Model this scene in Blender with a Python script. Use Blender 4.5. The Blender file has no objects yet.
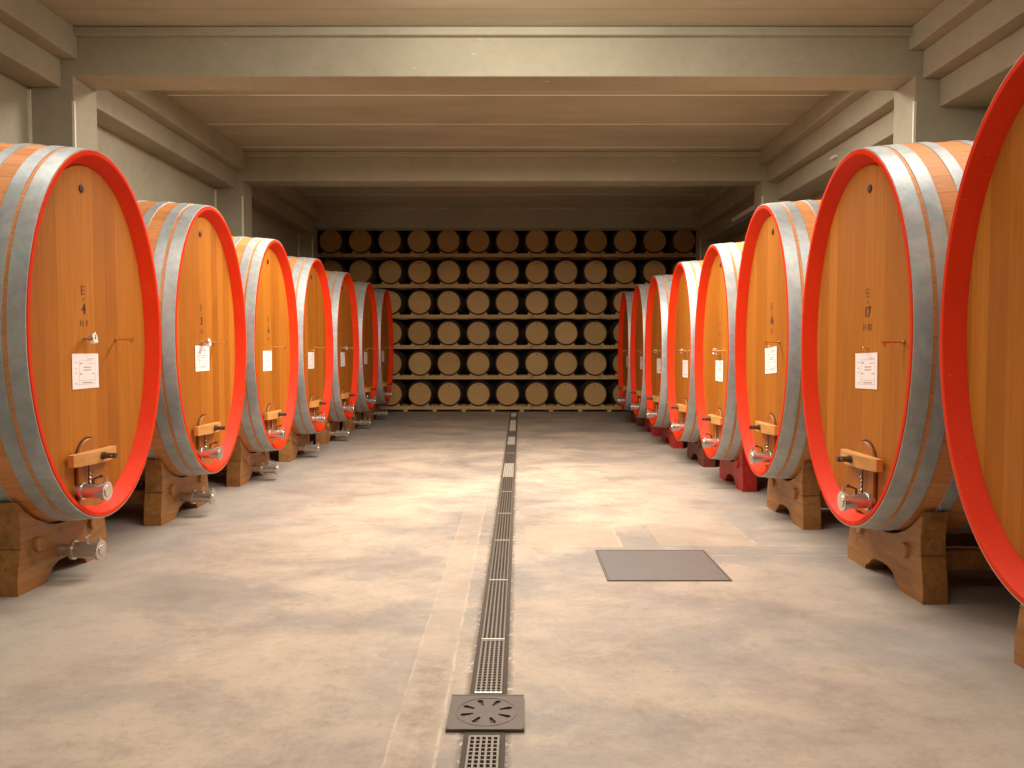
import bpy, bmesh, math, random
from mathutils import Vector, Matrix
random.seed(7)
PI = math.pi
SC = bpy.context.scene
COL = SC.collection

# ---------------------------------------------------------------- camera, world, lights, exposure
cam_d = bpy.data.cameras.new('camera'); cam = bpy.data.objects.new('camera', cam_d); COL.objects.link(cam)
cam.location = (0, 0, 1.57); cam.rotation_euler = (PI/2 - math.atan(34/785), 0, 0)
cam_d.sensor_width = 36; cam_d.lens = 785/1024*36
cam_d.shift_x = -4/1024
cam_d.clip_start = .05; cam_d.clip_end = 100
SC.camera = cam
SC.view_settings.view_transform = 'Standard'; SC.view_settings.look = 'None'
SC.view_settings.gamma = 1; SC.view_settings.use_curve_mapping = False
SC.view_settings.exposure = 0.0
w = bpy.data.worlds.new('cellar_world'); SC.world = w; w.use_nodes = True
w.node_tree.nodes['Background'].inputs[0].default_value = (1, .9, .75, 1)
w.node_tree.nodes['Background'].inputs[1].default_value = .15

def area(name, loc, sx, sy, power, col, tilt=0):
    d = bpy.data.lights.new(name, 'AREA'); d.shape = 'RECTANGLE'; d.size = sx; d.size_y = sy
    d.energy = power; d.color = col
    o = bpy.data.objects.new(name, d); COL.objects.link(o); o.location = loc; o.rotation_euler = (tilt, 0, 0)
    return o
WARM = (1, .92, .82)
area('ceiling_lamp', (0, 0.2, 4.72), 7.0, .5, 150, WARM, math.radians(8))
area('ceiling_lamp', (0, 4.9, 4.80), 7.6, .4, 190, WARM)
area('flood_lamp', (0, 5.9, 4.55), 1.2, .25, 105, WARM, math.radians(62))
area('ceiling_lamp', (0, 9.3, 4.76), 4.6, .35, 560, WARM, math.radians(-2))

# ---------------------------------------------------------------- material helpers
def lin(c):
    return tuple(((v/255)/12.92 if v/255 <= .04045 else ((v/255+.055)/1.055)**2.4) for v in c) + (1,)

class NT:
    def __init__(s, name):
        s.m = bpy.data.materials.new(name); s.m.use_nodes = True
        s.t = s.m.node_tree; s.b = s.t.nodes['Principled BSDF']
        s.obj = s.t.nodes.new('ShaderNodeTexCoord').outputs['Object']
    def link(s, a, b): s.t.links.new(a, b)
    def put(s, sock, v):
        if isinstance(v, (int, float)): sock.default_value = v
        elif isinstance(v, tuple): sock.default_value = v
        else: s.link(v, sock)
    def math(s, op, a, b=0., c=None):
        n = s.t.nodes.new('ShaderNodeMath'); n.operation = op
        s.put(n.inputs[0], a); s.put(n.inputs[1], b)
        if c is not None: s.put(n.inputs[2], c)
        return n.outputs[0]
    def xyz(s, v=None):
        n = s.t.nodes.new('ShaderNodeSeparateXYZ'); s.link(v or s.obj, n.inputs[0]); return n.outputs
    def comb(s, x, y, z):
        n = s.t.nodes.new('ShaderNodeCombineXYZ')
        for i, v in enumerate((x, y, z)): s.put(n.inputs[i], v)
        return n.outputs[0]
    def scale(s, sc, v=None, loc=(0, 0, 0)):
        n = s.t.nodes.new('ShaderNodeMapping'); s.link(v or s.obj, n.inputs[0])
        n.inputs['Scale'].default_value = sc; n.inputs['Location'].default_value = loc; return n.outputs[0]
    def noise(s, v, sc, det=4., rough=.55, dist=0.):
        n = s.t.nodes.new('ShaderNodeTexNoise'); s.link(v, n.inputs['Vector'])
        n.inputs['Scale'].default_value = sc; n.inputs['Detail'].default_value = det
        n.inputs['Roughness'].default_value = rough; n.inputs['Distortion'].default_value = dist
        return n.outputs[0]
    def white(s, v):
        n = s.t.nodes.new('ShaderNodeTexWhiteNoise'); n.noise_dimensions = '3D'; s.link(v, n.inputs[0]); return n.outputs[0]
    def ramp(s, f, pts):
        n = s.t.nodes.new('ShaderNodeValToRGB'); s.put(n.inputs[0], f); e = n.color_ramp.elements
        while len(e) < len(pts): e.new(.5)
        for i, (p, c) in enumerate(pts): e[i].position = p; e[i].color = c
        return n.outputs[0]
    def mask(s, f, a, b):
        n = s.t.nodes.new('ShaderNodeMapRange'); s.put(n.inputs[0], f)
        n.inputs[1].default_value = a; n.inputs[2].default_value = b; n.clamp = True
        return n.outputs[0]
    def mix(s, f, a, b, mode='MIX'):
        n = s.t.nodes.new('ShaderNodeMix'); n.data_type = 'RGBA'; n.blend_type = mode; n.clamp_factor = True
        s.put(n.inputs[0], f); s.put(n.inputs[6], a); s.put(n.inputs[7], b); return n.outputs[2]
    def rand(s):
        return s.t.nodes.new('ShaderNodeObjectInfo').outputs['Random']
    def uv(s):
        n = s.t.nodes.new('ShaderNodeUVMap'); n.uv_map = 'UVMap'; return n.outputs[0]
    def bump(s, h, st, dist=.01):
        n = s.t.nodes.new('ShaderNodeBump'); s.put(n.inputs['Height'], h)
        n.inputs['Strength'].default_value = st; n.inputs['Distance'].default_value = dist
        s.link(n.outputs[0], s.b.inputs['Normal'])
    def done(s, col, rough=.6, metal=0., spec=None):
        s.put(s.b.inputs['Base Color'], col); s.put(s.b.inputs['Roughness'], rough); s.b.inputs['Metallic'].default_value = metal
        if spec is not None: s.b.inputs['Specular IOR Level'].default_value = spec
        return s.m

def flat(name, c, rough=.6, metal=0., spec=None, var=.06):
    n = NT(name)
    f = n.noise(n.obj, 14, 4)
    a = tuple(min(1, v*(1-var*2)) for v in lin(c)[:3]) + (1,); b = tuple(min(1, v*(1+var*2)) for v in lin(c)[:3]) + (1,)
    return n.done(n.mix(f, a, b), rough, metal, spec)

def mat_plaster(name, c, c2, peel=.0):
    n = NT(name)
    f = n.noise(n.obj, .9, 6, .6, .4)
    col = n.mix(n.mask(f, .3, .7), lin(c), lin(c2))
    g = n.noise(n.obj, 9, 6, .7)
    col = n.mix(n.math('MULTIPLY', n.mask(g, .5, .75), .25), col, lin((120, 108, 88)))
    if peel:
        p = n.math('MULTIPLY', n.mask(n.noise(n.scale((1, 3, 3)), 3.3, 8, .75), .66, .69), peel)
        col = n.mix(p, col, lin((226, 216, 196)))
    n.bump(g, .25, .01)
    return n.done(col, .75)

def mat_ceiling():
    n = NT('ceiling_paint')
    f = n.noise(n.scale((.5, 1.6, 1)), 1.1, 6, .6, .5)
    col = n.mix(n.mask(f, .3, .7), lin((150, 143, 119)), lin((168, 160, 137)))
    y = n.xyz()[1]; x = n.xyz()[0]
    fr = n.math('FRACT', n.math('DIVIDE', n.math('SUBTRACT', y, 10.3-.65), 1.3))
    line = n.math('LESS_THAN', n.math('ABSOLUTE', n.math('SUBTRACT', fr, .5)), .011)
    brk = n.math('MULTIPLY', n.mask(n.noise(n.scale((.4, .1, 1)), 2.2, 3), .25, .4), n.math('GREATER_THAN', y, 9.))
    col = n.mix(n.math('MULTIPLY', n.math('MULTIPLY', line, brk), 1.), col, lin((246, 238, 216)))
    edge = n.math('LESS_THAN', n.math('ABSOLUTE', n.math('SUBTRACT', fr, .525)), .010)
    col = n.mix(n.math('MULTIPLY', edge, .3), col, lin((110, 92, 66)))
    return n.done(col, .8)

def mat_floor():
    n = NT('worn_concrete')
    x, y, _ = n.xyz()
    v = n.scale((.8, 1.0, 1))
    f1 = n.noise(v, .8, 9, .68, .5)
    col = n.ramp(f1, [(.30, lin((136, 127, 118))), (.43, lin((168, 153, 138))), (.55, lin((188, 170, 150))), (.72, lin((202, 184, 162)))])
    f2 = n.noise(n.scale((.9, 1.1, 1), loc=(3, 9, 0)), .8, 12, .66, .3)
    col = n.mix(n.math('MULTIPLY', n.mask(f2, .47, .62), .8), col, lin((144, 137, 130)))
    f3 = n.noise(n.scale((.9, 1.0, 1), loc=(8, 2, 0)), 2.4, 14, .82, .15)
    col = n.mix(n.math('MULTIPLY', n.mask(f3, .50, .68), .55), col, lin((128, 110, 90)))
    col = n.mix(n.math('MULTIPLY', n.mask(f3, .45, .28), .45), col, lin((226, 208, 184)))
    f4 = n.noise(n.scale((1, 1, 1), loc=(5, 5, 0)), 24, 6, .8)
    col = n.mix(n.math('MULTIPLY', n.mask(f4, .52, .72), .35), col, lin((112, 98, 82)))
    # greyer concrete beside the casks, rosier towards the centre
    side = n.mask(n.math('ADD', n.math('ABSOLUTE', n.math('ADD', x, .2)), n.math('MULTIPLY', n.math('SUBTRACT', f1, .5), 3.2)), 1.5, 2.9)
    col = n.mix(n.math('MULTIPLY', side, .6), col, lin((142, 136, 130)))
    wob = n.math('MULTIPLY', n.math('SUBTRACT', n.noise(n.obj, 3.1, 5, .7), .5), .025)
    xs, ys = n.math('ADD', x, wob), n.math('ADD', y, wob)
    def box(x0, x1, y0, y1, e=.01):
        a = n.mask(xs, x0-e, x0+e); b = n.mask(xs, x1+e, x1-e)
        c = n.mask(ys, y0-e, y0+e); d = n.mask(ys, y1+e, y1-e)
        return n.math('MULTIPLY', n.math('MULTIPLY', a, b), n.math('MULTIPLY', c, d))
    f5 = n.noise(n.obj, 5.5, 9, .8)
    def patch(col, r, c, amt):
        return n.mix(n.math('MULTIPLY', box(*r), amt), col, lin(c))
    fade = n.mask(n.math('ADD', y, n.math('MULTIPLY', f1, 5.)), 12.5, 6.)
    def line(col, r, c, amt=.7, lo=.40, hi=.58):
        return n.mix(n.math('MULTIPLY', n.math('MULTIPLY', n.math('MULTIPLY', box(*r, .004), fade), n.mask(f5, lo, hi)), amt), col, lin(c))
    col = n.mix(n.math('MULTIPLY', n.math('MULTIPLY', box(-.50, -.31, 0, 14), fade), .4), col, lin((196, 172, 150)))
    rough = n.math('MULTIPLY', n.math('MULTIPLY', box(-.49, -.32, 0, 4.0, .05), n.mask(f3, .42, .60)), .5)
    col = n.mix(rough, col, lin((118, 97, 76)))
    specks = n.math('MULTIPLY', n.math('MULTIPLY', box(-.49, -.32, 0, 4.3), n.mask(f4, .36, .30)), .6)
    col = n.mix(specks, col, lin((230, 214, 192)))
    col = line(col, (-.510, -.499, 0, 8.5), (222, 200, 174), .5)
    col = line(col, (-.318, -.304, 0, 12), (226, 206, 180), .55)
    col = patch(col, (.08, .85, 6.22, 6.96), (200, 168, 140), .40)
    col = patch(col, (1.15, 1.93, 6.25, 6.96), (194, 168, 140), .3)
    for r in ((.835, .860, 6.22, 6.98), (.08, .86, 6.205, 6.225), (.2, .6, 6.955, 6.975), (1.93, 1.955, 6.25, 6.98), (1.22, 4.0, 6.235, 6.25), (1.5, 3.4, 5.93, 5.945)):
        col = line(col, r, (234, 212, 178), .6)
    col = line(col, (1.14, 1.158, 6.25, 6.96), (120, 96, 70), .8)
    # darker skin of dirt and light crumbs along the drain
    dr = n.math('ABSOLUTE', n.math('ADD', n.math('SUBTRACT', x, n.math('MULTIPLY', y, .0048)), .143))
    col = n.mix(n.math('MULTIPLY', n.mask(n.math('ADD', dr, wob), .115, .09), .7), col, lin((92, 78, 64)))
    col = n.mix(n.math('MULTIPLY', n.math('MULTIPLY', n.mask(n.math('ADD', dr, wob), .125, .10), n.mask(f4, .46, .38)), .9), col, lin((225, 210, 186)))
    n.bump(n.math('ADD', f4, n.math('MULTIPLY', f3, 1.5)), .22, .006)
    rg = n.mask(f1, .3, .7)
    return n.done(col, n.math('ADD', .50, n.math('MULTIPLY', rg, .2)), 0, .35)

def mat_head(name, c1, c2, c3, pw=.125, dark=.55):
    """vertical boards of a cask head, grain along z"""
    n = NT(name)
    x, y, z = n.xyz(); r = n.rand()
    u = n.math('DIVIDE', n.math('ADD', y, n.math('MULTIPLY', r, .3)), pw)
    idx = n.math('FLOOR', u); fr = n.math('FRACT', u)
    tone = n.white(n.comb(idx, n.math('MULTIPLY', r, 91.), 0.))
    col = n.ramp(tone, [(0, lin(c1)), (.5, lin(c2)), (1, lin(c3))])
    g = n.noise(n.comb(n.math('MULTIPLY', y, 26.), n.math('ADD', n.math('MULTIPLY', z, .9), n.math('MULTIPLY', tone, 20.)), 0.), 1.6, 6, .6, .5)
    col = n.mix(n.math('MULTIPLY', n.mask(g, .38, .7), .24), col, lin(tuple(int(v*dark) for v in c1)))
    g2 = n.noise(n.comb(n.math('MULTIPLY', y, 3.), n.math('MULTIPLY', z, 1.3), r), 2.0, 4, .6)
    col = n.mix(n.math('MULTIPLY', n.mask(g2, .45, .75), .32), col, lin(c3))
    seam = n.math('LESS_THAN', n.math('ABSOLUTE', n.math('SUBTRACT', fr, .5)), .485)
    col = n.mix(n.math('MULTIPLY', n.math('SUBTRACT', 1., seam), .28), col, lin((90, 48, 18)))
    n.bump(n.math('ADD', g, seam), .10, .004)
    return n.done(col, .5, 0, .25)

def mat_staves(name, cols, nst=52, ro=.55):
    n = NT(name)
    u, v, _ = n.xyz(n.uv()); r = n.rand()
    k = n.math('MULTIPLY', u, float(nst)); idx = n.math('FLOOR', k); fr = n.math('FRACT', k)
    tone = n.white(n.comb(idx, n.math('MULTIPLY', r, 57.), 0.))
    col = n.ramp(tone, [(0, lin(cols[0])), (.5, lin(cols[1])), (1, lin(cols[2]))])
    g = n.noise(n.comb(n.math('MULTIPLY', k, 5.), n.math('MULTIPLY', v, 3.), 0.), 2., 6, .65, .6)
    col = n.mix(n.math('MULTIPLY', n.mask(g, .4, .7), .35), col, lin(tuple(int(q*.6) for q in cols[0])))
    seam = n.math('GREATER_THAN', n.math('ABSOLUTE', n.math('SUBTRACT', fr, .5)), .47)
    col = n.mix(n.math('MULTIPLY', seam, .22), col, lin((80, 42, 18)))
    return n.done(col, ro)

def mat_wood(name, c1, c2, axis=1, ro=.5):
    n = NT(name)
    sc = [14, 14, 14]; sc[axis] = 1.1
    r = n.rand()
    vec = n.scale(tuple(sc))
    a = n.t.nodes.new('ShaderNodeVectorMath'); a.operation = 'ADD'; n.link(vec, a.inputs[0]); n.link(n.comb(n.math('MULTIPLY', r, 37.), r, r), a.inputs[1])
    g = n.noise(a.outputs[0], 1.3, 7, .62, 1.0)
    col = n.mix(n.mask(g, .32, .68), lin(c1), lin(c2))
    k = n.noise(n.obj, 4., 3)
    col = n.mix(n.math('MULTIPLY', n.mask(k, .58, .74), .5), col, lin(tuple(int(q*.5) for q in c1)))
    n.bump(g, .15, .004)
    return n.done(col, ro)

def mat_red():
    n = NT('red_paint')
    g = n.noise(n.obj, 5., 5, .6)
    col = n.mix(g, lin((210, 42, 6)), lin((222, 56, 12)))
    s = n.noise(n.obj, 60, 3, .7)
    col = n.mix(n.math('MULTIPLY', n.mask(s, .68, .72), .5), col, lin((200, 150, 120)))
    return n.done(col, .55, 0, .15)

def mat_galv():
    n = NT('galvanized_steel')
    v = n.t.nodes.new('ShaderNodeTexVoronoi'); v.inputs['Scale'].default_value = 22; n.link(n.obj, v.inputs['Vector'])
    g = n.noise(n.obj, 3.2, 7, .7, .6)
    col = n.mix(n.mask(g, .3, .72), lin((160, 166, 168)), lin((206, 209, 206)))
    col = n.mix(.12, col, v.outputs['Color'], 'SOFT_LIGHT')
    st = n.noise(n.scale((1, 1, .25)), 9, 5, .7)
    col = n.mix(n.math('MULTIPLY', n.mask(st, .56, .72), .35), col, lin((222, 218, 206)))
    return n.done(col, n.math('ADD', .34, n.math('MULTIPLY', g, .3)), .42)

def mat_plate():
    n = NT('brushed_steel_sheet')
    g = n.noise(n.scale((1.2, 16, 1)), 2.4, 6, .7)
    h = n.noise(n.obj, 3., 4)
    col = n.mix(g, lin((92, 90, 88)), lin((140, 132, 124)))
    col = n.mix(n.math('MULTIPLY', h, .4), col, lin((120, 116, 112)))
    n.bump(g, .2, .003)
    return n.done(col, .5, .45)

M = {}
M['wall'] = mat_plaster('wall_paint', (152, 147, 126), (168, 162, 140))
M['rear'] = mat_plaster('dark_damp_wall', (44, 38, 32), (60, 52, 44))  # shade in the gaps behind the barrels, painted into the wall colour
M['beam'] = mat_plaster('beam_paint', (144, 138, 117), (160, 153, 132), .55)
M['ceil'] = mat_ceiling()
M['floor'] = mat_floor()
M['head'] = mat_head('cask_head_boards', (158, 91, 23), (168, 101, 28), (180, 111, 34), .15)
M['staves'] = mat_staves('cask_staves', ((214, 142, 86), (224, 152, 94), (208, 132, 74)))
M['red'] = mat_red(); M['galv'] = mat_galv()
M['cradle'] = mat_wood('cradle_oak', (136, 90, 44), (172, 120, 62), 1)
M['cradle_end'] = mat_wood('cradle_plug_oak', (142, 96, 46), (176, 124, 64), 2)
M['cradle_red'] = mat_wood('cradle_red_stain', (150, 30, 24), (184, 44, 34), 1)
M['cradle_dark'] = mat_wood('cradle_dark_red_stain', (92, 34, 22), (118, 48, 32), 1)
M['bar'] = mat_wood('crossbar_beech', (188, 132, 70), (210, 154, 88), 1, .45)
M['hatch'] = mat_wood('hatch_board_oak', (154, 92, 28), (168, 104, 34), 2, .45)
M['steel'] = flat('polished_stainless', (205, 200, 192), .25, .85, None, .03)
M['darksteel'] = flat('dark_iron', (100, 90, 80), .35, .8)
M['brass'] = flat('brass', (222, 180, 110), .28, .9)
M['dark'] = flat('dark_knot_wood', (66, 34, 16), .6)
M['joint'] = flat('glue_joint', (98, 60, 30), .7)
M['ink'] = flat('burnt_ink', (58, 14, 6), .7)
M['ink_faint'] = flat('faded_ink', (132, 72, 26), .7)
M['paper'] = flat('white_paper', (240, 226, 222), .7, 0, None, .01)
M['print'] = flat('grey_print', (160, 146, 146), .8)
M['dial'] = flat('dial_face', (236, 232, 220), .3)
M['glasspipe'] = flat('satin_stainless_pipe', (200, 192, 180), .25, .85)
M['barrel_head'] = mat_head('barrel_head_boards', (186, 146, 88), (204, 164, 104), (196, 152, 90), .08, .6)
M['barrel_staves'] = mat_staves('barrel_staves', ((78, 54, 36), (90, 62, 42), (66, 46, 32)), 26, .7)
M['barrel_hoop'] = flat('barrel_hoop_iron', (70, 62, 54), .5, .7)
M['rail'] = mat_wood('rack_pine', (186, 148, 94), (212, 174, 118), 0, .7)
M['drain'] = flat('drain_iron', (118, 106, 93), .5, .5, None, .1)
M['drain_light'] = flat('drain_zinc', (216, 206, 190), .45, .5, None, .08)
M['drain_base'] = flat('drain_sump_dirt', (86, 75, 63), .9)  # darkness inside the drain, painted on shallow pieces under grates and cover
M['cover'] = flat('drain_cover_iron', (86, 72, 62), .5, .45, None, .1)
M['plate'] = mat_plate()
M['bead'] = flat('white_corner_bead', (216, 210, 192), .5)
M['white'] = flat('white_plastic', (206, 202, 190), .4)

# ---------------------------------------------------------------- mesh helpers
class MB:
    def __init__(s): s.b = bmesh.new()
    def faces(s, vs, fs, smooth=False):
        bv = [s.b.verts.new(v) for v in vs]; out = []
        for f in fs:
            try:
                q = s.b.faces.new([bv[i] for i in f]); q.smooth = smooth; out.append(q)
            except ValueError: pass
        return bv, out
    def box(s, x0, x1, y0, y1, z0, z1, bev=0., rot=None):
        vs = [(x, y, z) for x in (x0, x1) for y in (y0, y1) for z in (z0, z1)]
        if rot is not None:
            c = Vector(((x0+x1)/2, (y0+y1)/2, (z0+z1)/2)); vs = [tuple(c + rot @ (Vector(v)-c)) for v in vs]
        bv, fs = s.faces(vs, [(0, 1, 3, 2), (4, 6, 7, 5), (0, 4, 5, 1), (2, 3, 7, 6), (0, 2, 6, 4), (1, 5, 7, 3)])
        if bev:
            es = {e for f in fs for e in f.edges}
            bmesh.ops.bevel(s.b, geom=list(es), offset=bev, segments=2, affect='EDGES', profile=.5)
        return s
    def tube(s, p0, p1, r0, r1=None, seg=16, caps=True):
        r1 = r0 if r1 is None else r1
        p0, p1 = Vector(p0), Vector(p1); d = (p1-p0).normalized()
        a = d.orthogonal().normalized(); c = d.cross(a)
        vs = [tuple(p + (a*math.cos(t*2*PI/seg) + c*math.sin(t*2*PI/seg))*r) for p, r in ((p0, r0), (p1, r1)) for t in range(seg)]
        s.faces(vs, [(t, (t+1) % seg, seg+(t+1) % seg, seg+t) for t in range(seg)], True)
        if caps: s.faces(vs[:seg], [tuple(reversed(range(seg)))]); s.faces(vs[seg:], [tuple(range(seg))])
        return s
    def lathe_x(s, prof, cy, cz, seg=24):
        """prof: (x, r) list spun about the x axis through (cy, cz)"""
        for (xa, ra), (xb, rb) in zip(prof, prof[1:]):
            if abs(xa-xb)+abs(ra-rb) < 1e-6: continue
            vs = [(x, cy+math.cos(t*2*PI/seg)*r, cz+math.sin(t*2*PI/seg)*r) for x, r in ((xa, ra), (xb, rb)) for t in range(seg)]
            if ra < 1e-6: s.faces([(xa, cy, cz)]+vs[seg:], [(0, 1+t, 1+(t+1) % seg) for t in range(seg)])
            elif rb < 1e-6: s.faces([(xb, cy, cz)]+vs[:seg], [(0, 1+(t+1) % seg, 1+t) for t in range(seg)])
            else: s.faces(vs, [(t, (t+1) % seg, seg+(t+1) % seg, seg+t) for t in range(seg)], abs(xa-xb) > .004)
        return s
    def prism_x(s, poly, x0, x1, bev=0.):
        """poly in (y, z), extruded along x"""
        n = len(poly)
        vs = [(x, y, z) for x in (x0, x1) for y, z in poly]
        bv, f = s.faces(vs, [tuple(reversed(range(n))), tuple(range(n, 2*n))] + [(i, (i+1) % n, n+(i+1) % n, n+i) for i in range(n)])
        if bev:
            bmesh.ops.bevel(s.b, geom=list({e for q in f[:2] for e in q.edges}), offset=bev, segments=1, affect='EDGES')
        return s
    def build(s, name, mat, parent=None, uvf=None, loc=None):
        bmesh.ops.recalc_face_normals(s.b, faces=s.b.faces[:])
        me = bpy.data.meshes.new(name)
        s.b.to_mesh(me); s.b.free()
        me.materials.append(mat)
        o = bpy.data.objects.new(name, me); COL.objects.link(o); o.parent = parent
        if loc: o.location = loc
        return o

def empty(name, label, cat, loc, rz=0, group=None):
    o = bpy.data.objects.new(name, None); COL.objects.link(o); o.location = loc; o.rotation_euler = (0, 0, rz)
    o.empty_display_size = .1
    o['label'] = label; o['category'] = cat
    if group: o['group'] = group
    return o
def tag(o, label, cat, group=None):
    o['label'] = label; o['category'] = cat
    if group: o['group'] = group
    return o
def struct(o):
    o['kind'] = 'structure'; return o
KIDS = {}
def kids(o):
    return [c for c in bpy.data.objects if c.parent == o]
def copy_tree(o, parent=None, skip=()):
    c = o.copy(); COL.objects.link(c); c.parent = parent
    for ch in KIDS.get(o.name, ()):
        if ch.name.split('.')[0] in skip: continue
        copy_tree(ch, c, skip)
    return c
def index_tree(root):
    """remember children by name so that copying stays quick"""
    KIDS[root.name] = kids(root)
    for c in KIDS[root.name]: index_tree(c)

# ---------------------------------------------------------------- room
EYE = 1.57
ZB, ZW0, ZW1 = EYE+2.81, -3.0, 21.25          # beam underside, rear wall, far wall
ZC = EYE+3.29                                  # ceiling
XL, XR = -5.02, 4.86
BAYS = [-1.8, 3.2, 8.2, 13.2, 18.2]
struct(MB().box(XL-.2, XR+.2, ZW0-.2, ZW1+.2, -.2, 0).build('floor', M['floor']))
struct(MB().box(XL-.2, XR+.2, ZW0-.2, ZW1+.2, ZC, ZC+.2).build('ceiling', M['ceil']))
struct(MB().box(XL-.2, XL, ZW0-.2, ZW1+.2, 0, ZC).build('wall_left', M['wall']))
struct(MB().box(XR, XR+.2, ZW0-.2, ZW1+.2, 0, ZC).build('wall_right', M['wall']))
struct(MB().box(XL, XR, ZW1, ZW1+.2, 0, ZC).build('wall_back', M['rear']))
struct(MB().box(XL, XR, ZW0-.2, ZW0, 0, ZC).build('wall_front', M['wall']))
tn = [0]
def trim(mb, mat='beam'):
    tn[0] += 1
    return struct(mb.build('trim_%d' % tn[0], M[mat]))
PL, PR = -4.55, 4.10
for i, yb in enumerate(BAYS):
    PL, PR = (-4.55, 4.10) if i < 4 else (-4.68, 4.24)
    trim(MB().box(PL-.02, PR+.02, yb, yb+.45, ZB, ZC, .012))                                  # cross beam
    trim(MB().box(PL, PR-.02, yb-.08, yb+.02, ZC-.09, ZC-.005, .012))                           # cornice lip
    trim(MB().box(XL, PL, yb, yb+.45, 0, ZC, .012)); trim(MB().box(PR, XR, yb, yb+.45, 0, ZC, .012))   # pillars
    # pale corner beads on the pillars
    trim(MB().box(PL-.022, PL+.004, yb-.006, yb+.02, .3, EYE+2.56), 'bead'); trim(MB().box(PR-.004, PR+.022, yb-.006, yb+.02, .3, EYE+2.56), 'bead')
    trim(MB().box(XL, XL+.03, yb-.012, yb, .3, EYE+2.68), 'bead')
    a, b = yb+.45, (BAYS[i+1] if i+1 < len(BAYS) else ZW1)
    if i == 4: continue
    trim(MB().box(XL, -4.675, a, b, EYE+2.70, EYE+2.98, .01)); trim(MB().box(XL, -4.50, a, b, EYE+2.98, ZC, .01))
    trim(MB().box(4.03, XR, a, b, EYE+3.07, ZC, .01)); trim(MB().box(4.18, XR, a, b, EYE+2.785, EYE+3.07, .01))
    trim(MB().box(4.36, XR, a, b, EYE+2.50, EYE+2.785, .01))
trim(MB().box(XL, -4.675, ZW0, BAYS[0], EYE+2.70, EYE+2.98)); trim(MB().box(XL, -4.50, ZW0, BAYS[0], EYE+2.98, ZC))
# small junction box and an unlit tube on the right ledge
j = MB().box(4.315, 4.36, 10.75, 10.93, EYE+2.61, EYE+2.645, .004).build('cable_clip', M['white'])
tag(j, 'small white plastic cable box on the lowest right-hand ledge beam above the casks', 'cable box')
t = empty('tube_light', 'unlit grey strip light on the right ledge beam in the dark far bay', 'lamp', (4.36, 14.3, EYE+2.56))
MB().box(-.07, 0, 0, 1.5, 0, .06, .008).build('housing', M['white'], t)
MB().tube((-.05, .06, -.012), (-.05, 1.44, -.012), .013, seg=10).build('tube', M['bead'], t)

# ---------------------------------------------------------------- floor drain and plates
def drain_x(y): return -.143 + .0048*y
ang = -math.atan(.0048)
Y0, Y1 = 1.0, 19.4
base = MB()
base.faces([(drain_x(y)+dx, y, z) for y in (Y0, Y1) for dx in (-.085, .085) for z in (0, .004)],
           [(1, 3, 7, 5), (0, 1, 5, 4), (2, 6, 7, 3), (0, 2, 3, 1), (4, 5, 7, 6), (0, 4, 6, 2)])
tag(base.build('drain_channel', M['drain_base']), 'long dark drainage channel running down the middle of the concrete floor', 'drain')
def grate_mesh(L):
    g = MB(); wd = .058
    for k in range(6):
        x = -wd + k*(2*wd)/5
        g.box(x-.0045, x+.0045, 0, L, 0, .012)
    n = int(L/.03)
    for k in range(n+1):
        y = k*(L-.008)/n
        g.box(-wd, wd, y, y+(.008 if k % n else .014), .001, .010)
    return g
proto = None
joints = [1.02, 2.05, 3.12, 4.16, 5.25, 6.36, 7.42, 8.57, 9.58, 10.7, 11.8, 12.9, 14.0, 15.1, 16.2, 17.3, 18.35]
words_n = ['first', 'second', 'third', 'fourth', 'fifth', 'sixth', 'seventh', 'eighth', 'ninth', 'tenth', 'eleventh', 'twelfth', 'thirteenth', 'fourteenth', 'fifteenth', 'sixteenth', 'seventeenth']
seg_i = 0
for i, y in enumerate(joints):
    nx = joints[i+1] if i+1 < len(joints) else 19.4
    spans = [(y, nx)] if not (y < 3.3 < nx) else [(3.50, nx)]
    if abs(y-2.10) < .01: spans = [(y, 3.16)]
    for a, b in spans:
        if b <= 2.2: continue
        light = b > 8.7 and (seg_i in (7, 10, 12, 13, 15, 16))
        o = grate_mesh(b-a-.016).build('drain_grate', M['drain_light' if light else 'drain'], None, None, (drain_x(a), a, .004))
        o.rotation_euler = (0, 0, ang)
        MB().box(-.062, .062, -.006, .008, 0, .0135).build('end_bar', M['drain_light'], o)
        if seg_i == 0: lb = 'slotted drain grate in front of the square drain cover, nearest the camera'
        elif seg_i == 1: lb = 'short slotted drain grate directly behind the square drain cover'
        else: lb = '%s slotted drain grate, %s counting back from the square drain cover' % ('pale' if light else 'dark', words_n[seg_i-1])
        tag(o, lb, 'grate', 'grates set end to end in the floor drain'); seg_i += 1

def holes_plate(name, outer, holes, z0, z1, mat, parent=None, loc=None):
    b = bmesh.new(); 
    for lp in [outer]+holes:
        vs = [b.verts.new((x, y, z1)) for x, y in lp]
        for i in range(len(vs)): b.edges.new((vs[i], vs[(i+1) % len(vs)]))
    bmesh.ops.triangle_fill(b, use_beauty=True, edges=b.edges[:])
    r = bmesh.ops.extrude_face_region(b, geom=b.faces[:])
    bmesh.ops.translate(b, vec=(0, 0, z0-z1), verts=[v for v in r['geom'] if isinstance(v, bmesh.types.BMVert)])
    m = MB(); m.b.free(); m.b = b
    return m.build(name, mat, parent, None, loc)
dc = empty('drain_cover', 'square dark iron drain cover with radial slots, nearest in the floor', 'drain cover', (drain_x(3.32), 3.32, .003), ang)
h = .158
holes = []
for k in range(8):
    t = k*PI/4 + .32; c, s_ = math.cos(t), math.sin(t); lp = []
    for (r, wv) in ((.062, -.006), (.108, -.013), (.116, 0), (.108, .013), (.062, .006), (.057, 0)):
        lp.append((c*r - s_*wv, s_*r + c*wv))
    holes.append(lp)
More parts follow.
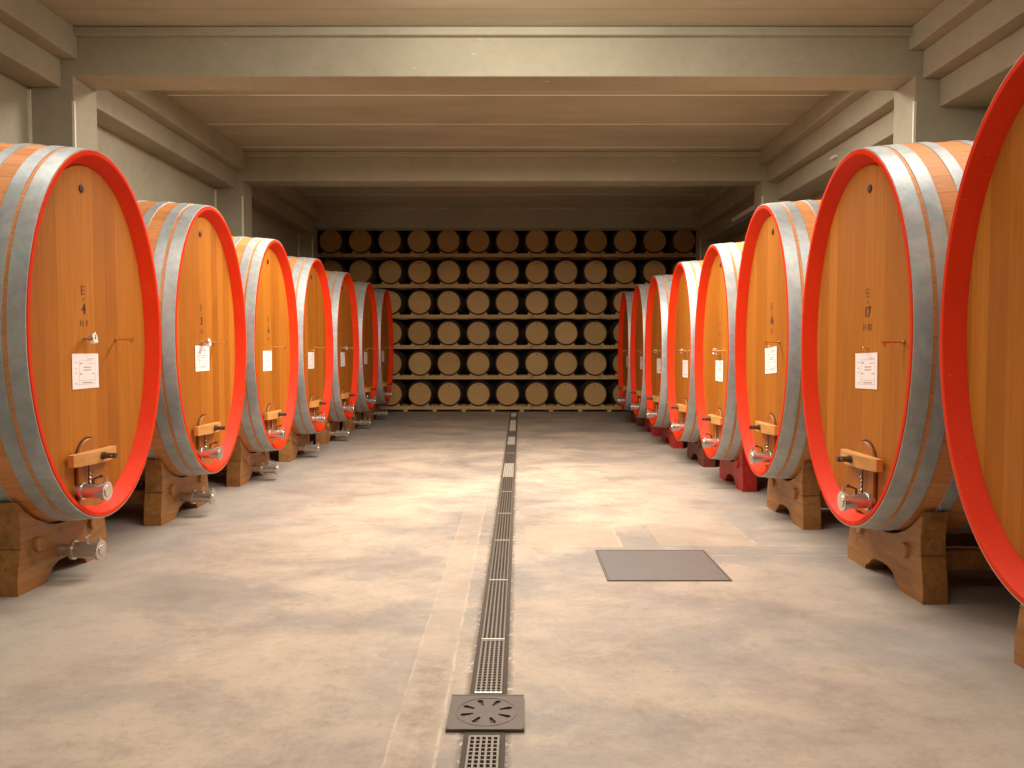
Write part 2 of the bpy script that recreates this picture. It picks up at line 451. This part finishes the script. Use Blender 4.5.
holes_plate('cover_plate', [(-h, -h), (h, -h), (h, h), (-h, h)], holes, .005, .011, M['cover'], dc)
MB().box(-h+.004, h-.004, -h+.004, h-.004, 0, .003).build('sump', M['drain_base'], dc)  # thin dark sheet standing in for the darkness inside the drain
rg = MB()
for ra, rb in ((.126, .134),):
    n = 48
    vs = [(math.cos(q*2*PI/n)*r, math.sin(q*2*PI/n)*r, z) for r in (ra, rb) for z in (.0105, .0125) for q in range(n)]
    rg.faces(vs, [(n+q, n+(q+1) % n, 3*n+(q+1) % n, 3*n+q) for q in range(n)] + [(q, (q+1) % n, n+(q+1) % n, n+q) for q in range(n)] + [(2*n+q, 3*n+q, 3*n+(q+1) % n, 2*n+(q+1) % n) for q in range(n)])
rg.build('raised_ring', M['cover'], dc)
fr = MB()
for x0, x1, y0, y1 in ((-h-.004, h+.004, -h-.004, -h+.006), (-h-.004, h+.004, h-.006, h+.004), (-h-.004, -h+.006, -h, h), (h-.006, h+.004, -h, h)):
    fr.box(x0, x1, y0, y1, .0, .012)
fr.build('cover_frame', M['cover'], dc)
fp = empty('floor_plate', 'flat grey steel inspection plate set in the concrete right of the drain', 'floor plate', (1.045, 5.675, 0))
MB().box(-.41, .41, -.39, .39, .0, .007, .002).build('plate_sheet', M['plate'], fp)
f = MB()
for x0, x1, y0, y1 in ((-.425, .425, -.405, -.392), (-.425, .425, .392, .405), (-.425, -.412, -.392, .392), (.412, .425, -.392, .392)):
    f.box(x0, x1, y0, y1, 0, .008)
f.build('plate_frame', M['drain'], fp)

# ---------------------------------------------------------------- casks
L = 1.68; HB = 1.265; CZ = 1.66; H0 = .36; CC = CZ-H0
NSEG = 104
def sp(t, a, b, n=2.03):
    c, s_ = math.cos(t), math.sin(t)
    return (math.copysign(abs(c)**(2/n), c)*a, math.copysign(abs(s_)**(2/n), s_)*b)
def bulge(x): return .05*(1-((x+L/2)/(L/2))**2)
def ring(x, off, A):
    return [(x, y, z+CC) for y, z in (sp(2*PI*k/NSEG, A+off, HB+off) for k in range(NSEG))]
def loft(mb, rings, close=False, smooth=True, uv=False):
    vs = [v for r in rings for v in r]; n = NSEG; fs = []
    m = len(rings)
    for i in range(m if close else m-1):
        for k in range(n):
            fs.append((i*n+k, i*n+(k+1) % n, ((i+1) % m)*n+(k+1) % n, ((i+1) % m)*n+k))
    bv, f = mb.faces(vs, fs, smooth)
    if uv:
        ul = mb.b.loops.layers.uv.new('UVMap')
        for q, face in enumerate(f):
            i, k = divmod(q, n)
            xs = (rings[i][0][0], rings[i+1][0][0])
            for lp, (uu, vv) in zip(face.loops, ((k, 0), (k+1, 0), (k+1, 1), (k, 1))):
                lp[ul].uv = (uu/n, xs[vv])

def text_mesh(txt, size, squeeze, mat, name, parent, loc, bold=.0):
    cu = bpy.data.curves.new('t', 'FONT'); cu.body = txt; cu.size = size; cu.align_x = 'CENTER'; cu.align_y = 'CENTER'
    cu.extrude = .0006; cu.offset = bold; cu.resolution_u = 3
    ob = bpy.data.objects.new('t', cu); COL.objects.link(ob)
    dg = bpy.context.evaluated_depsgraph_get()
    me = bpy.data.meshes.new_from_object(ob.evaluated_get(dg))
    bpy.data.objects.remove(ob); bpy.data.curves.remove(cu)
    for v in me.vertices: v.co = Vector((v.co.z, v.co.x*squeeze, v.co.y))
    me.materials.clear(); me.materials.append(mat); me.name = name
    o = bpy.data.objects.new(name, me); COL.objects.link(o); o.parent = parent; o.location = loc
    return o

REC = -.09                                   # the head sits this far inside the chime
HX = REC + .001
HOOPS = [(-.006, -.110), (-.138, -.225), (-.345, -.42), (-.60, -.66), (-1.02, -1.08), (-1.26, -1.335), (-1.435, -1.52), (-1.552, -1.674)]
def make_cask(key, name='oval_cask'):
    global HB, CC
    A, HB = key; CC = .04 + HB - .005   # root sits just under the belly
    root = empty(name, '', 'cask', (0, 0, 0))
    m = MB()
    xs = [-.004-(L-.008)*i/20 for i in range(21)]
    loft(m, [ring(x, bulge(x), A) for x in xs], uv=True)
    m.build('staves', M['staves'], root)
    for s_ in (0, 1):
        sx = (lambda x: x) if not s_ else (lambda x: -L-x)
        m = MB()
        loft(m, [ring(sx(-.010), .001, A), ring(sx(0), -.004, A), ring(sx(0), -.030, A), ring(sx(-.005), -.035, A), ring(sx(REC-.03), -.108, A), ring(sx(REC-.03), -.03, A)], close=True, smooth=False)
        o = m.build('painted_rim', M['red'], root)
        m = MB(); a = ring(sx(REC), -.100, A); b = ring(sx(REC-.028), -.100, A)
        n = NSEG
        m.faces(a+b, [tuple(range(n)), tuple(reversed(range(n, 2*n)))] + [(k, (k+1) % n, n+(k+1) % n, n+k) for k in range(n)])
        m.build('head', M['head'], root)
    for x0, x1 in HOOPS:
        m = MB(); t = .007
        xm = [x0+(x1-x0)*q for q in (0, .5, 1)]
        loft(m, [ring(x, bulge(x)+t, A) for x in xm], smooth=True)
        for xe in (x0, x1): loft(m, [ring(xe, bulge(xe)-.004, A), ring(xe, bulge(xe)+t, A)])
        # riveted lap of the hoop
        rv = m; t0 = -1.05 if x0 > -.2 else -.95
        for q in range(3):
            y, z = sp(t0+q*.016, A+bulge(x0)+t, HB+bulge(x0)+t)
            for fx in (.25, .75):
                x = x0+(x1-x0)*fx
                nrm = Vector((0, y, z)).normalized()
                rv.tube((x, y, z+CC), Vector((x, y, z+CC))+nrm*.005, .008, .005, 8)
        m.build('hoop', M['galv'], root)
    # bung near the top of the head
    MB().lathe_x([(HX-.002, .027), (HX+.006, .027), (HX+.009, .018), (HX+.009, .0)], 0, CC+1.0, 18).build('bung', M['dark'], root)
    # arched hatch
    w2 = .15; zb, zt = .47-H0, .80-H0
    def arch(w2, zb, zt):
        return [(-w2, zb), (w2, zb)] + [(math.cos(q*PI/14)*w2, zt+math.sin(q*PI/14)*w2) for q in range(15)]
    hd = MB().prism_x(arch(w2, zb, zt), HX-.002, HX+.022, .003).build('hatch_door', M['hatch'], root)
    MB().prism_x(arch(w2+.011, zb-.008, zt), HX-.004, HX+.005).build('hatch_gap', M['dark'], hd)
    # bowed crossbar holding the hatch
    m = MB(); n = 12; hl = .275; vs = []
    for q in range(n+1):
        y = -hl+2*hl*q/n; bow = .045*(1-(y/hl)**2)
        for xx, zz in ((HX+.022, .785), (HX+.062+bow, .785), (HX+.062+bow, .865), (HX+.022, .865)): vs.append((xx, y, zz-H0))
    fs = [(0, 1, 2, 3), tuple(4*n+q for q in (3, 2, 1, 0))]
    for q in range(n):
        for e in range(4): fs.append((4*q+e, 4*q+(e+1) % 4, 4*q+4+(e+1) % 4, 4*q+4+e))
    m.faces(vs, fs)
    cb = m.build('crossbar', M['bar'], root)
    m = MB().tube((HX+.10, 0, .83-H0), (HX+.20, 0, .83-H0), .019, seg=12).lathe_x([(HX+.106, .0), (HX+.106, .028), (HX+.125, .028), (HX+.125, .0)], 0, .83-H0, 6)
    m.tube((HX+.18, -.05, .83-H0), (HX+.18, .05, .83-H0), .008, seg=8)
    m.build('clamp_bolt', M['darksteel'], cb)
    index_tree(root)
    return root

def place_part(mesh_obj, parent, loc, rot=None):
    c = mesh_obj.copy(); COL.objects.link(c); c.parent = parent; c.location = loc
    if rot: c.rotation_euler = rot
    for ch in KIDS.get(mesh_obj.name, ()):
        d = ch.copy(); COL.objects.link(d); d.parent = c
    return c

# loose part prototypes (each is used itself the first time)
def mk_valve():
    v = MB().lathe_x([(0, 0), (0, .062), (.012, .062), (.012, .038), (.07, .038), (.07, .058), (.085, .058), (.085, .050), (.222, .050), (.222, .064), (.245, .064), (.245, 0)], 0, 0, 24).build('valve', M['steel'], None)
    m = MB().tube((.15, 0, .03), (.15, 0, .085), .008, seg=8).tube((.15, 0, .08), (.20, 0, .10), .006, seg=8).tube((.195, 0, .10), (.215, 0, .10), .011, seg=10)
    m.build('lever', M['darksteel'], v)
    m = MB().lathe_x([(.244, 0), (.244, .042), (.252, .040), (.252, 0)], 0, 0, 20); m.build('end_cap', M['glasspipe'], v)
    MB().tube((.235, 0, .05), (.235, 0, .095), .008, seg=8).build('wing_nut', M['steel'], v)
    return v
def mk_drainpipe():
    v = MB().lathe_x([(-.55, 0), (-.55, .042), (-.02, .042), (-.02, .066), (0, .066), (0, .054), (.155, .054), (.155, .070), (.18, .070), (.18, 0)], 0, 0, 24).build('drain_pipe', M['glasspipe'], None)
    MB().lathe_x([(.179, 0), (.179, .036), (.187, .034), (.187, 0)], 0, 0, 20).build('end_cap', M['steel'], v)
    MB().tube((.08, 0, .035), (.08, 0, .09), .008, seg=8).tube((.08, -.03, .088), (.08, .04, .098), .007, seg=8).build('lever', M['steel'], v)
    MB().tube((.17, 0, .05), (.17, 0, .088), .007, seg=8).build('wing_nut', M['steel'], v)
    MB().tube((-.50, 0, 0), (-.50, 0, .14), .034, seg=16).build('riser_pipe', M['glasspipe'], v)
    return v
def mk_tap():
    v = MB().lathe_x([(0, 0), (0, .016), (.01, .016), (.01, .008), (.105, .0085), (.105, .012), (.13, .012), (.13, 0)], 0, 0, 12).build('sample_tap', M['brass'], None)
    MB().tube((.118, 0, -.030), (.118, 0, .012), .006, seg=8).build('spout', M['brass'], v)
    return v
def mk_gauge():
    v = MB().lathe_x([(0, 0), (0, .012), (.045, .012), (.045, .034), (.05, .038), (.075, .038), (.078, .034), (.074, .032), (.074, 0)], 0, 0, 24).build('thermometer', M['steel'], None)
    MB().lathe_x([(.0735, .0), (.0755, .030), (.0745, .030)], 0, 0, 20).build('dial', M['dial'], v)
    MB().box(.0758, .0772, -.002, .002, -.004, .024).build('needle', M['ink'], v)
    return v
def mk_paper(torn=False):
    W, H = .165, .12
    # a sheet with slight curl, in two columns
    n = 10; vs = []
    for q in range(n+1):
        y = -W + 2*W*q/n
        for z in (-H, H):
            vs.append((.002 + .006*max(0, abs(y)/W-.7)**1 + (.004 if z > 0 else 0)*0, y, z))
    bvs = vs + [(x-.0012, y, z) for x, y, z in vs]; k = 2*(n+1)
    fs = []
    for q in range(n):
        fs += [(2*q, 2*q+2, 2*q+3, 2*q+1), (k+2*q, k+2*q+1, k+2*q+3, k+2*q+2), (2*q, k+2*q, k+2*q+2, 2*q+2), (2*q+1, 2*q+3, k+2*q+3, k+2*q+1)]
    fs += [(0, 1, k+1, k), (2*n, k+2*n, k+2*n+1, 2*n+1)]
    v = MB(); v.faces(vs and bvs, fs); v = v.build('paper_label', M['paper'], None)
    m = MB()
    def bar(y0, y1, z, t=.0022): m.box(.0022, .0030, y0*W, y1*W, z*H-t, z*H+t)
    for z in (.22, .06): bar(-.15, .45, z, .003)
    bar(-.25, .5, -.66, .003); bar(.2, .7, .7, .0015); bar(.3, .7, .42, .0015)
    bar(-.42, -.22, .45, .004); bar(-.42, -.25, -.15, .004); bar(.5, .7, -.15, .003)
    for z in (.5, .15, -.1, -.66): bar(-.8, -.62, z, .002)
    bar(-.45, .75, .62, .0007); bar(-.45, .75, -.52, .0007); bar(-.95, .75, -.75, .0007)
    m.box(.0022, .0028, -.47*W, -.462*W, -.75*H, .62*H); m.box(.0022, .0028, .75*W, .758*W, -.85*H, .72*H)
    m.build('printed_text', M['print'], v)
    return v
def mk_nail():
    return MB().lathe_x([(0, 0), (0, .007), (.03, .006), (.03, .014), (.036, .012), (.036, 0)], 0, 0, 10).build('peg', M['brass'], None)
def mk_rod():
    v = MB().tube((0, 0, -.12), (0, 0, .10), .0055, seg=8).build('hatch_rod', M['darksteel'], None)
    m = MB()
    for q in range(5): m.tube((.004, 0, .08-q*.03), (.012, 0, .07-q*.03), .006, seg=6)
    m.build('links', M['glasspipe'], v)
    return v
PROT = {}
def part(kind, parent, loc, rot=None):
    if kind not in PROT:
        o = {'valve': mk_valve, 'pipe': mk_drainpipe, 'tap': mk_tap, 'gauge': mk_gauge, 'paper': mk_paper, 'nail': mk_nail, 'rod': mk_rod}[kind]()
        PROT[kind] = o; index_tree(o); o.parent = parent; o.location = loc
        if rot: o.rotation_euler = rot
        return o
    return place_part(PROT[kind], parent, loc, rot)

def smudge(root, z, kind, oy):
    """faded burnt marks whose characters cannot be read"""
    m = MB(); r = random.Random(kind)
    for row, (dz, n, s_) in enumerate(((.115, 2, .016), (0, 1, .028), (-.10, 2, .016))):
        for q in range(n):
            y = oy+(q-(n-1)/2)*.034
            N = 14
            vs = [(HX+.0015, y+math.cos(k*2*PI/N)*s_*rr*.6, z+dz+math.sin(k*2*PI/N)*s_*rr) for rr in (.55, 1) for k in range(N)]
            m.faces(vs, [(k, (k+1) % N, N+(k+1) % N, N+k) for k in range(N)])
    m.build('stamp_mark', M['ink_faint'], root)

def cradle(A, mat, root, plug, CZ):
    xo = bulge(-.35)+.0075
    def zell(y):
        # lower edge of the cask at half-width y, widest within the slab
        n = 2.03; a, b = A+xo, HB+xo
        return CZ - b*(1-min(1, abs(y)/a)**n)**(1/n)
    for x0, x1, nm in ((-.270, -.425, 'front_support'), (-L+.425, -L+.270, 'rear_support')):
        k = A/.875; hw = .535*k
        half = [(hw, zell(hw)-.002), (hw-.022, zell(hw)-.09), (hw-.030, .40), (hw-.022, .30), (hw-.004, .20), (hw+.012, .10), (hw+.012, 0), (.255*k, 0), (.245*k, .030), (.20*k, .052), (.155*k, .092), (.09*k, .114), (0, .118)]
        low = half + [(-y, z) for y, z in reversed(half[:-1])]
        top = [(-hw+2*hw*q/24, zell(-hw+2*hw*q/24)) for q in range(1, 24)]
        top = [(y, z-.001) for y, z in top]
        poly = low + top
        # saddle as a strip of quads (concave outline)
        m = MB(); b = m.b
        va = [b.verts.new((x0, y, z)) for y, z in poly]; vb = [b.verts.new((x1, y, z)) for y, z in poly]
        n = len(poly)
        for q in range(n): b.faces.new((va[q], va[(q+1) % n], vb[(q+1) % n], vb[q]))
        for vv in (va, vb):
            es = [b.edges.get((vv[q], vv[(q+1) % n])) for q in range(n)]
            bmesh.ops.triangle_fill(b, edges=es, use_beauty=True)
        # a joint line between upper beam and foot
        o = m.build(nm, mat, root)
        sx = 1 if nm == 'front_support' else -1
        for yy in (-.33*k, .33*k):
            xx = x0 if sx > 0 else x1
            MB().lathe_x([(xx-.02*sx, 0), (xx-.02*sx, .055), (xx+.022*sx, .050), (xx+.026*sx, .042), (xx+.026*sx, 0)], yy, .285, 8).build('plug', plug, o)
        m = MB()
        for s_ in (-1, 1): m.box(min(x0, x1)-.003, max(x0, x1)+.003, s_*(hw-.028)-.012, s_*(hw-.028)+.012, .294, .297)
        m.build('joint_line', M['joint'], o)
    for yy in (-.30, .30):
        m = MB().box(-L+.35, -.35, yy-.05, yy+.05, .16, .28, .006); m.build('stretcher', mat, root)

protos = {}
def get_cask(A):
    if A not in protos:
        protos[A] = make_cask(A); return protos[A]
    return copy_tree(protos[A])
cprot = {}
def get_cradle(ck, mk, dz):
    global HB
    A, HB = ck; cz = H0 + .04 + HB - .005 + dz
    key = (A, HB, mk, dz)
    if key not in cprot:
        r = empty('cask_cradle', '', 'cradle', (0, 0, 0))
        cradle(A, M[mk], r, M['cradle_end'] if mk == 'cradle' else M[mk], cz); index_tree(r); cprot[key] = r; return r
    return copy_tree(cprot[key])

BIG, MID, NAR = (.875, 1.265), (.80, 1.255), (.80, 1.235)
# side, row place, depth of centre, face X, half width, number, gauge, paper dz, paper tilt, tap y, pipe, cradle colour
LEFT = [
 (5.51, '4', 'H 9', True, 0, 0, .32, 0), (7.53, '3', '', True, .075, 0, .18, 0), (9.54, '6', '', False, .06, 0, .14, -.07),
 (11.52, None, '', False, .04, 0, .14, -.05), (13.55, None, '', True, .03, 0, .14, 0), (15.60, None, '', False, .03, 0, .14, 0), (17.60, None, '', False, .03, 0, .14, 0)]
RIGHT = [
 (3.36, None, '', False, 0, 0, .55, 0, BIG, 'cradle', 2.28, .02), (5.36, '17', 'H 82', False, .035, 1.5, .60, 0, BIG, 'cradle', 2.26, -.02), (7.33, '16', '', False, .06, 3.5, .33, 0, MID, 'cradle', 2.26, 0),
 (9.16, '0', '', True, 0, 0, .30, 0, NAR, 'cradle_red', 2.26, -.085), (10.98, None, '', True, -.02, 0, .30, 0, NAR, 'cradle_dark', 2.26, -.085), (13.0, None, '', True, -.02, 0, .3, 0, NAR, 'cradle_red', 2.26, -.085),
 (14.77, None, '', False, 0, 0, .3, 0, NAR, 'cradle_red', 2.26, -.085), (16.62, None, '', False, 0, 0, .3, 0, NAR, 'cradle_dark', 2.26, -.085)]
NUMW = ['nearest', 'second', 'third', 'fourth', 'fifth', 'sixth', 'seventh', 'eighth']
def dress(side, i, yc, num, sub, gauge, pdz, ptilt, tapy, pdy, A, cm, X0, dz):
    left = side == 'left'
    loc = (-X0 if left else X0, yc, H0+dz); rz = 0 if left else PI
    c = get_cask(A); c.location = loc; c.rotation_euler = (0, 0, rz); c['group'] = 'large oval casks along the %s side' % side
    if num and num != '0':
        c['label'] = {'4': 'large oval oak cask marked 4, nearest of the left row', '3': 'large oval oak cask marked 3, second from the front on the left',
                      '6': 'large oval oak cask, third from the front in the left row', '17': 'large oval oak cask marked 17 on the right, red rim and torn white label',
                      '16': 'large oval oak cask on brown cradle just behind cask 17 on the right'}[num]
    elif not left and i == 0: c['label'] = 'large oval oak cask cut off by the right edge of the picture'
    elif (left and i == 6) or (not left and i == 7): c['label'] = 'dim oval cask farthest back in the %s row, next to the barrel wall' % side
    else: c['label'] = 'large oval oak cask with red rim, %s from the front in the %s row' % (NUMW[i], side)
    cr = get_cradle(A, cm, dz); cr.location = (loc[0] - (.05 if not left and i == 0 else .02), yc-.03, 0); cr.rotation_euler = (0, 0, rz); cr['group'] = 'wooden cradles under the %s casks' % side
    colw = {'cradle': 'brown oak', 'cradle_red': 'red painted', 'cradle_dark': 'dark reddish brown'}[cm]
    under = {('left', 0): 'the left cask marked 4', ('left', 1): 'the left cask marked 3', ('right', 0): 'the cask cut off by the right picture edge', ('right', 1): 'the right cask marked 17'}.get((side, i), 'the %s cask of the %s row' % (NUMW[i], side))
    cr['label'] = '%s cradle with two feet under %s' % (colw, under)
    s_ = -1 if left else 1                      # local y towards the camera
    o_ = .10*s_
    for ch in [q for q in c.children if q.name.split('.')[0] in ('bung', 'hatch_door', 'crossbar')]: ch.location.y = o_ + (0 if left or ch.name[0] == 'b' else .03); ch.location.z = 0 if left or ch.name[0] == 'b' else .03
    z0 = 1.840-H0
    if num == '0' or num is None: smudge(c, z0, i, o_)
    else:
        text_mesh(num, .098, .95, M['ink'], 'stamped_number', c, (HX+.001, o_, z0), .0022)
        text_mesh(sub or 'H', .060, 1.15, M['ink_faint'], 'stamped_letters', c, (HX+.001, o_, z0-.098), .001)
        m = MB(); m.lathe_x([(HX-.001, .0), (HX+.0015, .009), (HX+.0005, .009)], o_, z0+.068, 10)
        for q in range(3): m.box(HX, HX+.0012, o_-.026, o_+.020, z0+.10+q*.026, z0+.108+q*.026)
        m.box(HX, HX+.0012, o_-.026, o_-.018, z0+.10, z0+.158)
        m.build('stamp_mark', M['ink_faint'], c)
    if gauge: part('gauge', c, (HX, o_ if left else .12, 1.64-H0), None)
    if not left or not gauge: part('nail', c, (HX, o_, 1.60-H0))
    part('paper', c, (HX, pdy + o_, 1.415-H0+pdz), (math.radians(ptilt), 0, 0))
    part('tap', c, (HX, tapy, 1.64-H0))
    part('rod', c, (HX+.035, .15*s_, .70-H0))
    part('valve', c, (HX-.03, .25*s_, (.61 if left else .60)-H0), (0, 0, 0))
    if left: part('pipe', c, (-.175, -.12, .175-H0))
    return c
for i, (yc, num, sub, g, pdz, pt, ty, pdy) in enumerate(LEFT): dress('left', i, yc, num, sub, g, pdz, pt, ty, pdy, BIG, 'cradle', 2.88, (.01, 0, -.035, -.035, -.035, -.035, -.02)[i])
for i, (yc, num, sub, g, pdz, pt, ty, pdy, A, cm, X0, dz) in enumerate(RIGHT): dress('right', i, yc, num, sub, g, pdz, pt, ty, pdy, A, cm, X0, dz)

# ---------------------------------------------------------------- barrel wall
RY = 19.93; PX = .7405; PZ = .771; X00 = -4.66
def make_barrel():
    r = empty('wine_barrel', '', 'barrel', (0, 0, 0)); LB = .92; N = 36; CZb = .355
    def rad(y): return .302 + .053*(1-((y-LB/2)/(LB/2))**2)
    def ringy(y, rr): return [(math.cos(k*2*PI/N)*rr, y, CZb+math.sin(k*2*PI/N)*rr) for k in range(N)]
    def lf(m, rings, uv=False, smooth=True):
        vs = [v for q in rings for v in q]; fs = [(i*N+k, i*N+(k+1) % N, (i+1)*N+(k+1) % N, (i+1)*N+k) for i in range(len(rings)-1) for k in range(N)]
        bv, f = m.faces(vs, fs, smooth)
        if uv:
            ul = m.b.loops.layers.uv.new('UVMap')
            for q, face in enumerate(f):
                i, k = divmod(q, N)
                for lp, (uu, vv) in zip(face.loops, ((k, i), (k+1, i), (k+1, i+1), (k, i+1))): lp[ul].uv = (uu/N, vv*LB/10)
    m = MB(); ys = [LB*i/10 for i in range(11)]
    lf(m, [ringy(.03, .278), ringy(0, .287)] + [ringy(y, rad(y)) for y in ys] + [ringy(LB, .287), ringy(LB-.03, .278)], True)
    m.build('staves', M['barrel_staves'], r)
    for y0, y1 in ((.028, .04), (LB-.04, LB-.028)):
        m = MB(); vs = ringy(y0, .2795)+ringy(y1, .2795)
        m.faces(vs, [tuple(range(N)), tuple(reversed(range(N, 2*N)))] + [(k, (k+1) % N, N+(k+1) % N, N+k) for k in range(N)])
        h_ = m.build('head', M['barrel_head'], r)
        if y0 < .1: MB().box(-.024, .024, .024, .029, CZb+.215, CZb+.232, .002).build('brand_mark', M['dark'], h_)
    for y0, y1 in ((.006, .045), (.15, .185), (.30, .33), (LB-.33, LB-.30), (LB-.185, LB-.15), (LB-.045, LB-.006)):
        m = MB(); lf(m, [ringy(y0, rad(y0)-.002), ringy(y0, rad(y0)+.003), ringy(y1, rad(y1)+.003), ringy(y1, rad(y1)-.002)])
        m.build('hoop', M['barrel_hoop'], r)
    index_tree(r); return r
ROWW = ['top', 'second', 'third', 'fourth', 'fifth', 'lowest']
COLW = ['first', 'second', 'third', 'fourth', 'fifth', 'sixth', 'seventh', 'eighth', 'ninth', 'tenth', 'eleventh', 'twelfth', 'last']
bp = make_barrel(); first = True
rb = random.Random(3)
for row in range(6):
    zc = .457 + (5-row)*PZ
    for k in range(13):
        b = bp if first else copy_tree(bp); first = False
        b.location = (X00+k*PX+rb.uniform(-.006, .006), RY-.06+rb.uniform(-.012, .012), zc-.355)
        where = '%s from the left' % COLW[k] if k < 12 else 'at the right end'
        rw = {0: 'top', 5: 'lowest'}.get(row, ROWW[row] + ' highest')
        b['label'] = 'oak wine barrel on the %s shelf of the back rack, %s' % (rw, where)
        b['group'] = 'barrels on the %s shelf of the back rack' % rw
    # shelf
    zt = zc-.306; x0, x1 = XL+.01, X00+12*PX+.42
    if row == 0:
        pass
    sh = empty('barrel_shelf', '%s wooden rack shelf carrying thirteen barrels along the back wall' % {0: 'topmost', 5: 'lowest'}.get(row, ROWW[row] + ' highest'), 'rack shelf', (0, RY, zt-.10), 0, 'wooden shelves of the barrel rack')
    for yy in (0, .66):
        cuts = [x0] + [X00+PX*(q+.5)+rb.uniform(-.02, .02) for q in range(1, 12, 2)] + [x1]
        for a, b_ in zip(cuts, cuts[1:]):
            dz = rb.uniform(-.003, .003)
            MB().box(a+.002, b_-.002, yy, yy+.08, .005+dz*0, .10, .004).build('rail', M['rail'], sh)
    ch0 = None
    for yy in (0.01, .67):
        for k in range(13):
            for s_ in (-1, 1):
                if ch0 is None:
                    m = MB(); pl = [(.04, .002), (.10, .016), (.15, .038), (.20, .072), (.235, .0)]
                    pl = [(.04, .0)] + pl[0:]
                    vs = [(x, y, z) for y in (0, .055) for x, z in pl]; n = len(pl)
                    m.faces(vs, [tuple(range(n)), tuple(reversed(range(n, 2*n)))] + [(q, (q+1) % n, n+(q+1) % n, n+q) for q in range(n)])
                    ch0 = m.build('wedge', M['rail'], sh); c = ch0
                else:
                    c = ch0.copy(); COL.objects.link(c)
                c.location = (X00+k*PX, yy, .10); c.scale = (s_, 1, 1)
    if row == 5:
        for k in range(0, 14):
            MB().box(X00+(k-.5)*PX-.05, X00+(k-.5)*PX+.05, 0, .74, -(zt-.10), .005).build('foot_block', M['rail'], sh)
for o in list(bpy.data.objects):
    if o.type == 'MESH' and o.parent is None and o.get('category') is None and o.get('kind') is None: print('UNTAGGED', o.name)
